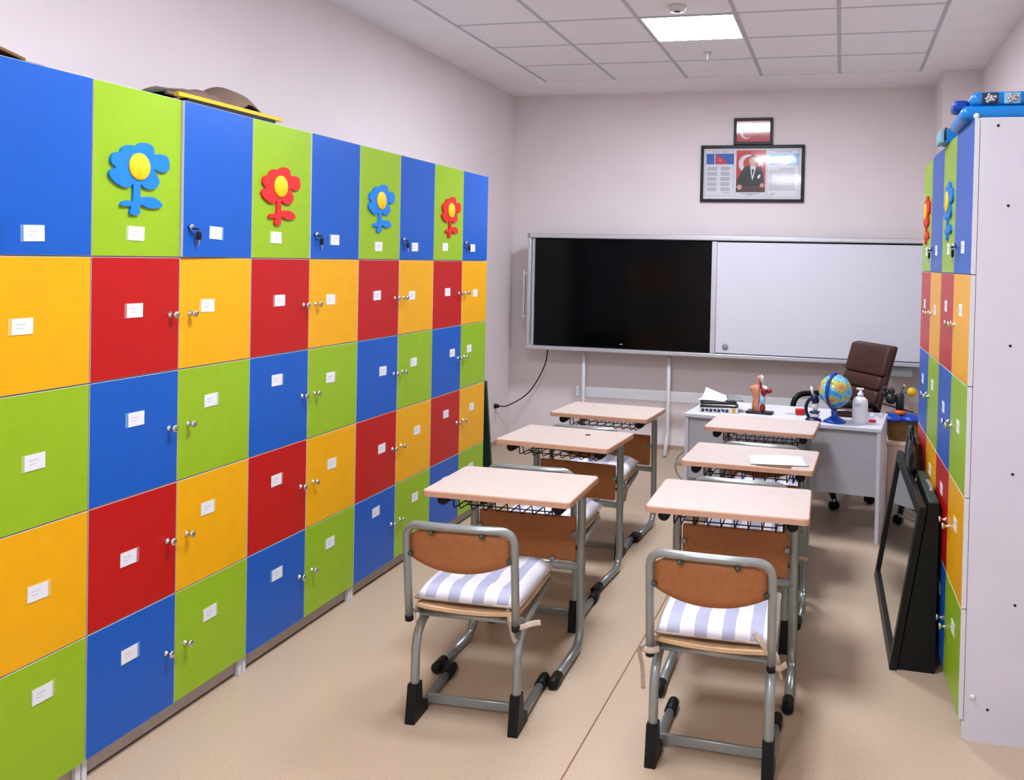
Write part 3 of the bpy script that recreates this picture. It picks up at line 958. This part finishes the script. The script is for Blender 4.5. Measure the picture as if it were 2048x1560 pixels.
def on_desk(dx, dy, dz=0):
    v = Matrix.Rotation(TRZ, 3, 'Z') @ Vector((dx, dy, 0))
    return (1.94 + v.x, 4.03 + v.y, TZ + dz)


# papers and magazines, left end of the desk
bx_l, by_l = 1.50, 3.975
bf = thing('box_file', 'white printed box file with a yellow mark under the magazines', 'file', (bx_l, by_l, TZ), R(5), 'papers piled on the teacher desk')
MB().box(-.125, .125, -.10, .10, 0, .034, bev=.003, seg=1).build('file_body', 'paper', bf)
m = MB()
for k in range(7):
    x = -.115 + k * .026
    m.prism([(x, .006 + .008 * (k % 2)), (x + .02, .004), (x + .024, .022), (x + .006, .027)], -.1002, -.1012)
m.build('printed_marks', 'ink_dark', bf)
MB().box(.085, .108, -.1020, -.1002, .002, .032).build('yellow_mark', 'yellow_plastic', bf)


def mag(name, label, cat, cx, cy, z, w, d, rz, mt, amp, th, cornerlift=0.0):
    fn = lambda u, v: ((u - .5) * w, (v - .5) * d, amp * math.sin(u * PI) + cornerlift * max(0, (v - .4)) ** 2 * (1 - u) ** 1.2 + th)
    o = MB().grid(fn, 10, 6, thick=th).build(name, mt)
    o.location = (cx, cy, z); o.rotation_euler = (0, 0, R(rz))
    tag(o, label, cat, 'papers piled on the teacher desk')
    return o


mag('magazine', 'dark magazine directly on top of the box file', 'magazine', bx_l - .005, by_l, TZ + .0345, .24, .20, 7, 'mag_dark', .002, .008)
mag('paper_pad', 'white paper pad between two dark magazines in the pile', 'paper', bx_l - .008, by_l + .005, TZ + .046, .235, .20, 3, 'paper', .002, .006)
mag('magazine', 'dark glossy magazine in the middle of the pile on the desk', 'magazine', bx_l - .01, by_l, TZ + .056, .235, .19, 10, 'mag_dark', .003, .010)
mag('paper_sheaf', 'curled white paper sheaf topping the left of the magazine pile', 'paper', bx_l - .035, by_l + .02, TZ + .071, .18, .19, -8, 'paper', .003, .004, .16)
mag('magazine', 'black and white magazine cover tilted at the right of the pile', 'magazine', bx_l + .100, by_l + .012, TZ + .074, .10, .15, 12, 'mag_mix', .004, .006, .05)

# anatomical torso
tt = thing('torso_model', 'small anatomical torso model showing red organs, on a black base', 'torso model', on_desk(-.165, -.085), R(-6))
MB().box(-.085, .085, -.045, .045, 0, .014, bev=.004).build('base_plate', 'black_plastic', tt)


def loft(m, rings, a0, a1, n, mi=0, flat_mi=None):
    V = []
    for (z, cx, cy, rx, ry) in rings:
        V.append([m.v((cx + rx * math.cos(a0 + (a1 - a0) * k / n), cy + ry * math.sin(a0 + (a1 - a0) * k / n), z)) for k in range(n + 1)])
    for i in range(len(V) - 1):
        for k in range(n):
            m.f([V[i][k], V[i][k + 1], V[i + 1][k + 1], V[i + 1][k]], mi, True)
        if flat_mi is not None:
            m.f([V[i][0], V[i + 1][0], V[i + 1][n], V[i][n]], flat_mi)
    m.f(V[0][::-1], mi); m.f(V[-1], mi)


TR = [(.014, -.004, 0, .048, .034), (.05, -.004, 0, .050, .036), (.085, -.002, 0, .046, .032), (.12, 0, 0, .052, .035), (.150, 0, 0, .062, .036), (.168, 0, 0, .066, .032), (.180, 0, 0, .052, .026), (.190, 0, 0, .020, .017), (.202, 0, 0, .016, .016), (.210, .001, -.003, .022, .022), (.225, .001, -.004, .027, .027), (.240, .001, -.003, .024, .025), (.250, .001, 0, .010, .012)]
m = MB(); loft(m, TR, PI / 2, 3 * PI / 2, 12, 0, 1)
m.ball((-.057, 0, .160), .016, 12, 0, sz=1.1)
m.build('skin_half', ['skin_model', 'organ_white'], tt)
m = MB(); loft(m, [(z, cx + .002, cy, rx * .78, ry * .62) for z, cx, cy, rx, ry in TR], -PI / 2, PI / 2, 10, 0)
m.build('inner_half', 'organ_white', tt)
MB().ball((.026, -.014, .145), .022, 14, 0, sz=1.4).build('lung', 'organ_red', tt)
MB().ball((.058, -.002, .150), .018, 12, 0, sx=1.1).build('shoulder_muscle', 'organ_red', tt)
MB().ball((.036, -.018, .168), .013, 12).build('shoulder_joint', 'bottle_white', tt)
MB().ball((.018, -.018, .090), .020, 12, sz=1.4).build('stomach', 'organ_blue', tt)
MB().ball((.020, -.018, .040), .018, 12, sz=1.5).build('pelvic_organ', 'organ_red', tt)
MB().tube([(.006, -.020, .165), (.006, -.020, .205)], .006, 8).build('windpipe', 'organ_red', tt)
kp = thing('key_ring', 'small bunch of keys lying beside the torso model', 'keys', on_desk(-.295, -.07), R(25))
MB().tube(circ3 if False else [(.012 * math.cos(a * PI / 8), .012 * math.sin(a * PI / 8), .003) for a in range(17)], .002, 6, cap=False).build('ring', 'chrome', kp)
MB().box(.012, .055, -.006, .006, .001, .005, bev=.001, seg=1).build('key', 'silver', kp)
MB().ball((.07, 0, .010), .016, 12, sz=.6).build('key_fob', 'mag_mix', kp)

# red screwdriver / tape
rd = thing('red_tape_measure', 'small red tape measure with thin strip pulled out, beside the microscope', 'tape measure', on_desk(.085, -.02), R(8))
MB().box(-.03, .03, -.022, .022, 0, .040, bev=.008).build('tape_case', 'red_plastic', rd)
MB().box(-.095, -.03, -.006, .006, .006, .0085).build('tape_strip', 'silver', rd)
MB().box(.030, .085, -.018, .018, 0, .026, bev=.004).build('white_end', 'bottle_white', rd)

# microscope
mc = thing('microscope', 'small navy and white toy microscope left of the globe', 'microscope', on_desk(.198, -.215), R(-10))
MB().lathe([(.0, 0), (.045, 0), (.046, .008), (.040, .018), (.015, .024), (0, .024)], n=20, sx=1.1, sy=.9).build('base', 'navy', mc)
MB().tube(spline([(-.028, .01, .018), (-.046, .01, .05), (-.048, .01, .09), (-.034, .008, .125), (-.012, .004, .14)], 6), .011, 10).build('arm', 'navy', mc)
MB().box(-.022, .036, -.026, .026, .052, .064, bev=.004).build('stage', 'navy', mc)
MB().lathe([(.0, .066), (.010, .066), (.016, .074), (.020, .09), (.020, .112), (.012, .118), (0, .118)], (.010, 0, 0), n=14).build('nosepiece', 'bottle_white', mc)
MB().lathe([(0, .024), (.020, .026), (.026, .040), (.022, .050), (0, .05)], (.012, 0, 0), n=14).build('lamp_housing', 'bottle_white', mc)
MB().tube([(.014, 0, .115), (.004, 0, .15), (-.006, 0, .168)], [.024, .024, .016], 12).build('body_tube', 'navy', mc)
MB().tube([(-.005, 0, .163), (-.018, 0, .215)], .0085, 12).build('eyepiece', 'organ_white', mc)

# globe
gl = thing('globe', 'desk globe on a blue stand', 'globe', on_desk(.325, -.185), R(0))
MB().lathe([(0, 0), (.070, 0), (.070, .006), (.055, .016), (.025, .034), (.014, .055), (.013, .085), (0, .09)], n=28).build('stand', 'globe_blue', gl)
gc, gr = Vector((0, 0, .195)), .102
MB().ball(gc, gr, 36).build('sphere', 'globe_map', gl)
ph = R(-118)
ar = [(math.cos(ph) * (gr + .010) * math.sin(R(a)), math.sin(ph) * (gr + .010) * math.sin(R(a)), gc.z + (gr + .010) * math.cos(R(a))) for a in range(-4, 181, 8)]
MB().tube(ar, .010, 8, r2=.006).build('meridian_arm', 'globe_blue', gl)
MB().ball((0, 0, gc.z + gr + .006), .012, 10).build('pole_cap', 'globe_blue', gl)

# sanitiser bottle
sb = thing('pump_bottle', 'white pump bottle of hand sanitiser near the desk corner', 'bottle', on_desk(.475, -.155), R(-6))
MB().lathe([(0, 0), (.044, 0), (.047, .004), (.047, .13), (.044, .148), (.030, .162), (.019, .166), (0, .166)], n=24, sy=.75).build('bottle_body', 'bottle_white', sb)
MB().lathe([(0, .166), (.018, .166), (.018, .188), (.010, .192), (.008, .21), (0, .21)], n=16).build('pump_collar', 'bottle_white', sb)
MB().box(-.026, .020, -.009, .009, .208, .220, bev=.004).build('pump_head', 'bottle_white', sb)
m = MB()
for k, (a, b) in enumerate(((-.032, .012), (-.030, .006))):
    m.tube([(a + (b - a) * i / 8, -.75 * math.sqrt(.0475 ** 2 - (a + (b - a) * i / 8) ** 2) - .0003, .122 - .012 * k) for i in range(9)], .0016, 5)
m.build('printed_lines', 'ink', sb)
rc = tag(MB().box(-.022, .022, -.012, .012, 0, .018, bev=.005).build('red_marker_cap', 'red_plastic', None, on_desk(.545, -.085)), 'small red object lying right of the pump bottle', 'stationery')
gs = thing('eyeglasses', 'thin wire eyeglasses lying at the back corner of the teacher desk', 'glasses', on_desk(.555, .10), R(20))
for s in (-1, 1):
    MB().tube([(s * .03 + .022 * math.cos(a * PI / 8), .0, .020 + .017 * math.sin(a * PI / 8)) for a in range(17)], .0014, 5, cap=False).build('rim', 'black_plastic', gs)
    MB().tube([(s * .052, 0, .02), (s * .045, .07, .004)], .0014, 5).build('temple', 'black_plastic', gs)
MB().tube([(-.009, 0, .022), (.009, 0, .022)], .0014, 5).build('bridge', 'black_plastic', gs)
ph_ = thing('leather_pouch', 'dark brown pouch lying behind the globe', 'pouch', on_desk(.385, .06), R(-6))
MB().box(-.11, .11, -.035, .035, 0, .052, bev=.018, seg=3).build('pouch_body', 'leather_brown', ph_)
MB().tube(spline([(-.10, -.036, .036), (0, -.039, .046), (.10, -.036, .036)], 6), .003, 6).build('zip', 'silver', ph_)

# ------------------------------------------------------------------ office chair
oc = thing('office_chair', "brown leather office chair behind the teacher's desk", 'chair', (2.21, 4.66, 0), R(-57))
# local: faces -y
m = MB()
for k in range(5):
    a = 2 * PI * k / 5 + R(47.4)
    m.tube([(0, 0, .105), (.29 * math.cos(a), .29 * math.sin(a), .075)], [.030, .018], 8)
m.build('star_base', 'black_plastic', oc)
for k in range(5):
    a = 2 * PI * k / 5 + R(47.4)
    c = Vector((.285 * math.cos(a), .285 * math.sin(a), 0))
    cs = MB()
    for s in (-1, 1):
        cs.at((c.x, c.y, .029), (0, 0, a + .6))
        cs.lathe([(0, s * .008), (.029, s * .008), (.029, s * .026), (0, s * .026)], n=16, axis='y')
    cs.at()
    cs.build('castor', 'black_rubber', oc)
    MB().tube([(c.x, c.y, .03), (c.x, c.y, .078)], .010, 8).build('castor_stem', 'chrome', oc)
MB().lathe([(0, .09), (.030, .09), (.030, .22), (.018, .22), (.018, .40), (0, .40)], n=16).build('gas_column', 'chrome', oc)
MB().box(-.24, .24, -.25, .22, .40, .50, bev=.04, seg=4).build('seat_pad', 'leather_brown', oc)


def backpad(z0, z1, th, w=.235):
    def P(z):
        t = (z - .46)
        return .205 + t * .30
    m = MB()
    m.prism([(P(z0) - th, z0), (P(z0), z0 - .004), (P(z1), z1 - .004), (P(z1) - th, z1)], -w, w, 'x')
    bmesh.ops.bevel(m.bm, geom=m.bm.edges[:], offset=min(.022, th * .35), segments=3, affect='EDGES', profile=.5)
    for f in m.bm.faces:
        f.smooth = True
    return m


backpad(.47, 1.115, .055).build('back_shell', 'leather_brown', oc)
backpad(.90, 1.11, .085).build('upper_back_pad', 'leather_brown', oc)
for z0, z1 in ((.80, .90), (.70, .80), (.50, .70)):
    backpad(z0, z1, .085, .228).build('back_roll', 'leather_brown', oc)
for s in (-1, 1):
    MB().tube(fillet([(s * .27, .20, .44), (s * .285, .20, .715), (s * .285, -.13, .715), (s * .275, -.17, .44)], .09, 6), .021, 10).build('armrest', 'black_plastic', oc)

# ------------------------------------------------------------------ solar-system model on a box
lowc = thing('low_cabinet', 'low beige cabinet in the corner behind the teacher desk', 'cabinet', (2.79, 4.53, 0))
MB().box(-.20, .19, -.24, .24, .02, .485, bev=.004).build('cabinet_body', 'beige_box', lowc)
MB().box(-.21, .195, -.25, .25, .485, .51, bev=.003, seg=1).build('cabinet_top', 'beige_box', lowc)
MB().box(-.19, .18, -.23, .23, 0, .02).build('cabinet_base', 'skirting', lowc)
cb = thing('cardboard_box', 'brown cardboard box on the low cabinet in the corner', 'box', (2.745, 4.50, .51))
MB().box(-.15, .13, -.17, .17, 0, .135, bev=.003, seg=1).build('box_body', 'cardboard', cb)
MB().box(-.155, .135, -.175, .175, 0.108, .138, bev=.003, seg=1).build('box_lid', 'cardboard', cb)
sm = thing('solar_model', 'toy solar-system model with blue base and yellow ball, on the cardboard box', 'solar model', (2.668, 4.40, .648))
for k, (x, y) in enumerate(((-.055, -.05), (.075, -.035), (.01, .08))):
    MB().lathe([(0, 0), (.075, 0), (.075, .012), (.058, .030), (.02, .042), (0, .042)], (x, y, 0), n=20).build('base_lobe', 'globe_blue', sm)
MB().lathe([(0, .03), (.045, .035), (.042, .056), (.022, .062), (0, .062)], n=18).build('collar', 'orange_plastic', sm)
MB().lathe([(0, .06), (.027, .06), (.027, .16), (.02, .17), (0, .17)], n=16).build('motor_column', 'dark_channel', sm)
MB().tube([(-.11, 0, .095), (.085, -.04, .055)], .005, 6).build('swing_arm', 'black_plastic', sm)
for p, r in (((-.06, .0, .135), .040), ((-.10, .01, .165), .022), ((-.055, .02, .180), .024), ((-.10, .0, .20), .016)):
    MB().ball(p, r, 12).build('planet', 'mag_dark', sm)
MB().ball((.025, 0, .225), .009, 10).build('planet', 'silver', sm)
MB().ball((.075, 0, .185), .032, 18).build('yellow_planet', 'yellow_plastic', sm)
MB().tube(spline([(0, 0, .165), (.03, 0, .18), (.075, 0, .185)], 5), .003, 6).build('planet_arm', 'black_plastic', sm)
MB().tube(spline([(0, 0, .165), (.015, 0, .20), (.025, 0, .225)], 5), .003, 6).build('planet_arm', 'black_plastic', sm)
MB().tube([(0, 0, .15), (-.06, 0, .135), (-.10, .01, .165)], .004, 6).build('planet_arm', 'black_plastic', sm)
MB().tube([(-.06, 0, .135), (-.055, .02, .18), (-.10, 0, .20)], .004, 6).build('planet_arm', 'black_plastic', sm)

# ------------------------------------------------------------------ things leaning on the right lockers
mr = thing('leaning_mirror', 'large black-framed mirror leaning against the right-hand lockers', 'mirror', (2.495, 1.97, 0))
mr.rotation_euler = (0, 0, R(1.05))
lean = math.atan2(.105, .69)
Lm, Hm, fw, fd = 1.15, .70, .052, .030
Mx = Matrix.Rotation(lean, 4, 'Y')


def mpart(name, m_, y0, y1, s0, s1, x0, x1, bev=.003):
    b = MB(); b.M = Mx
    b.box(x0, x1, y0, y1, s0, s1, bev=bev)
    return b.build(name, m_, mr)


mpart('frame_rail', 'black_frame', 0, Lm, .0, fw, 0, fd)
mpart('frame_rail', 'black_frame', 0, Lm, Hm - fw, Hm, 0, fd)
mpart('frame_rail', 'black_frame', 0, fw, fw, Hm - fw, 0, fd)
mpart('frame_rail', 'black_frame', Lm - fw, Lm, fw, Hm - fw, 0, fd)
mpart('mirror_pane', 'mirror_glass', fw - .003, Lm - fw + .003, fw - .003, Hm - fw + .003, .012, .018, 0)
mpart('backing_board', 'black_frame', .01, Lm - .01, .01, Hm - .01, .019, .028, 0)
# black case between mirror and lockers
cz = thing('black_case', 'tall flat black case standing between the mirror and the lockers', 'case', (2.60, 1.985, 0))
cm = MB()
cm.prism([(-.070, 0), (.076, 0), (.076, .70), (.037, .70)], 0.0, .57, 'y')
cm.build('case_body', 'black_frame', cz)
MB().box(.036, .077, .0, .57, .700, .712, bev=.003, seg=1).build('case_lid', 'dark_green', cz)
MB().tube(spline([(.062, .16, .718), (.067, .26, .718), (.062, .36, .718)], 5), .010, 8, r2=.005).build('metal_clip', 'silver', cz)
gb = thing('green_frame_board', 'dark green framed board leaning upright at the far end of right lockers', 'board', (2.558, 2.79, 0))
b = MB(); b.M = Matrix.Rotation(math.atan2(.085, .78), 4, 'Y')
b.box(0, .022, .48, .53, 0, .80, bev=.003, seg=1).box(0, .022, 0, .05, 0, .80, bev=.003, seg=1).box(0, .022, .05, .48, .75, .80, bev=.003, seg=1).box(0, .022, .05, .48, 0, .05, bev=.003, seg=1)
b.build('board_frame', 'dark_green', gb)
b = MB(); b.M = Matrix.Rotation(math.atan2(.085, .78), 4, 'Y')
b.box(.006, .016, .05, .48, .05, .75).build('board_sheet', 'black_frame', gb)
bg = thing('black_plastic_bag', 'crumpled shiny black plastic bag tucked behind the mirror', 'bag', (2.622, 2.69, .635))
mat('bag_black', (14, 15, 15), 0.22, var=.2, bump=.6, bscale=60)


def bag(u, v):
    a = 2 * PI * u; t = PI * v
    n = noise.noise(Vector((math.cos(a) * 2 * math.sin(t), math.sin(a) * 2 * math.sin(t), t * 2.2))) * .25 + 1
    return (.028 * math.sin(t) * math.cos(a) * n, .11 * math.sin(t) * math.sin(a) * n, .11 - .105 * math.cos(t) * n)


MB().grid(bag, 24, 14).build('bag_body', 'bag_black', bg)
MB().tube(spline([(-.012, -.03, .20), (-.014, -.04, .25), (-.004, 0, .265), (.004, .03, .20)], 5), .005, 6).build('bag_handle', 'bag_black', bg)

# ------------------------------------------------------------------ dark green board at the end of the left lockers
ge = thing('green_board', 'thin dark green board leaning against the far end of the left lockers', 'board', (-.30, 3.60, 0))
b = MB(); b.M = Matrix.Translation((0, .165, 0)) @ Matrix.Rotation(math.atan2(.17, .86), 4, 'X')
b.box(-.24, .30, -.012, .006, 0, .88, bev=.002, seg=1)
b.build('panel_sheet', 'dark_green', ge)
b = MB(); b.M = Matrix.Translation((0, .165, 0)) @ Matrix.Rotation(math.atan2(.17, .86), 4, 'X')
b.box(.300, .306, -.016, .008, 0, .88, bev=.001, seg=1)
b.build('edge_trim', 'dark_green', ge)

# ------------------------------------------------------------------ things on top of the lockers
ZT = ZTOP
cl = thing('brown_cloth', 'crumpled brown cloth lying on top of the left lockers', 'cloth', (-.22, 1.10, ZT))


def cloth(u, v):
    x = -.16 + u * .30; y = -.27 + v * .66
    prof = [(0, .015), (.18, .07), (.40, .085), (.55, .075), (.66, .125), (.76, .10), (.88, .04), (1, .012)]
    for (a, ha), (b_, hb) in zip(prof, prof[1:]):
        if a <= v <= b_:
            h = ha + (hb - ha) * (v - a) / (b_ - a)
            break
    h *= (0.55 + .6 * math.sin(PI * u) ** .7)
    h += .012 * noise.noise(Vector((x * 12, y * 12, 0)))
    return (x, y, max(h, .006))


MB().grid(cloth, 12, 26, thick=.005).build('cloth_sheet', 'cloth_brown', cl)
MB().tube(spline([(.13, -.28, .035), (.135, 0, .03), (.13, .30, .022)], 5), .008, 6).build('cloth_hem', 'cloth_brown', cl)
yp = thing('yellow_ruler', 'long yellow wooden ruler lying in front of the brown cloth on the lockers', 'ruler', (-.045, .82, ZT))
MB().box(-.012, .012, 0, .60, 0.020, .036, bev=.002, seg=1).build('ruler_blade', 'yellow_plastic', yp)
MB().box(-.022, .014, .04, .55, 0.0, .020, bev=.003).build('ruler_case', 'black_plastic', yp)
gp = thing('green_folder', 'dark green folder under the near end of the brown cloth', 'folder', (-.10, .69, ZT))
MB().grid(lambda u, v: (-.12 + u * .13, v * .26, .010 + .045 * math.sin(min(v * 1.3, 1) * PI / 2) * .9), 4, 8, thick=.008).build('folder_cover', 'dark_green', gp)
gs2 = thing('dark_strap', 'dark belt with brown buckle end on top of the nearest left locker', 'belt', (-.12, .20, ZT))
MB().box(-.03, .03, -.30, .135, 0, .022, bev=.006).build('belt_strip', 'black_rubber', gs2)
MB().grid(lambda u, v: (-.04 + u * .085, -.28 + v * .33, .024 + .026 * math.sin(v * PI * .9 + .3) + .008 * math.sin(u * PI)), 6, 10, thick=.008).build('leather_flap', 'cardboard', gs2)

bc = thing('blue_case', 'bright blue plastic case with silver ornaments on the near right locker', 'case', (2.70, 1.58, ZT))
MB().box(-.035, .46, -.06, .30, 0, .052, bev=.022, seg=4).build('lower_shell', 'cyan_plastic', bc)
MB().box(.0, .46, -.045, .28, .052, .104, bev=.020, seg=4).build('upper_shell', 'cyan_plastic', bc)
MB().box(-.055, .0, .02, .12, .045, .085, bev=.012, seg=2).build('side_latch', 'globe_blue', bc)
for q_, x in enumerate((.060, .135)):
    n_ = MB().box(x - .027, x + .027, -.0475, -.0445, .058, .097, mi=1 if q_ == 0 else 2, bev=.001, seg=1)
    for k in range(9):
        n_.ball((x + .016 * math.cos(k * 2.4) * (k / 9 + .3), -.0485, .077 + .012 * math.sin(k * 2.4) * (k / 9 + .3)), .007, 8)
    n_.build('silver_ornament', ['silver', 'ink_dark', 'organ_blue'], bc)
MB().box(.175, .26, -.0475, -.0445, .060, .096).build('white_sticker', 'paper', bc)
MB().ball((.015, -.062, .012), .011, 12).build('shell_screw', 'bottle_white', bc)
bb = thing('blue_box', 'small blue box with a black edge further back on the right locker', 'box', (2.71, 2.12, ZT))
MB().box(-.035, .12, 0, .16, 0, .060, bev=.006).build('box_body', 'cyan_plastic', bb)
MB().box(-.0365, -.030, .0, .16, .010, .064, bev=.002, seg=1).build('box_edge', 'black_plastic', bb)
MB().box(-.058, -.0365, .01, .15, .0, .055, bev=.006).build('box_flap', 'organ_blue', bb)

# loop of grey cable beside the teacher desk
cc = thing('cable_loop', "loop of thin grey cable on the floor left of the teacher's desk", 'cable', (1.20, 4.55, 0))
MB().tube(spline([(.06, -.05, .27), (-.02, .05, .28), (-.10, .10, .20), (-.10, .10, .11), (-.03, .05, .05), (.07, -.02, .012)], 6), .005, 8).build('cable', 'cable_grey', cc)
MB().box(-.105, -.02, .06, .11, .16, .20, bev=.008).build('adapter', 'silver', cc)
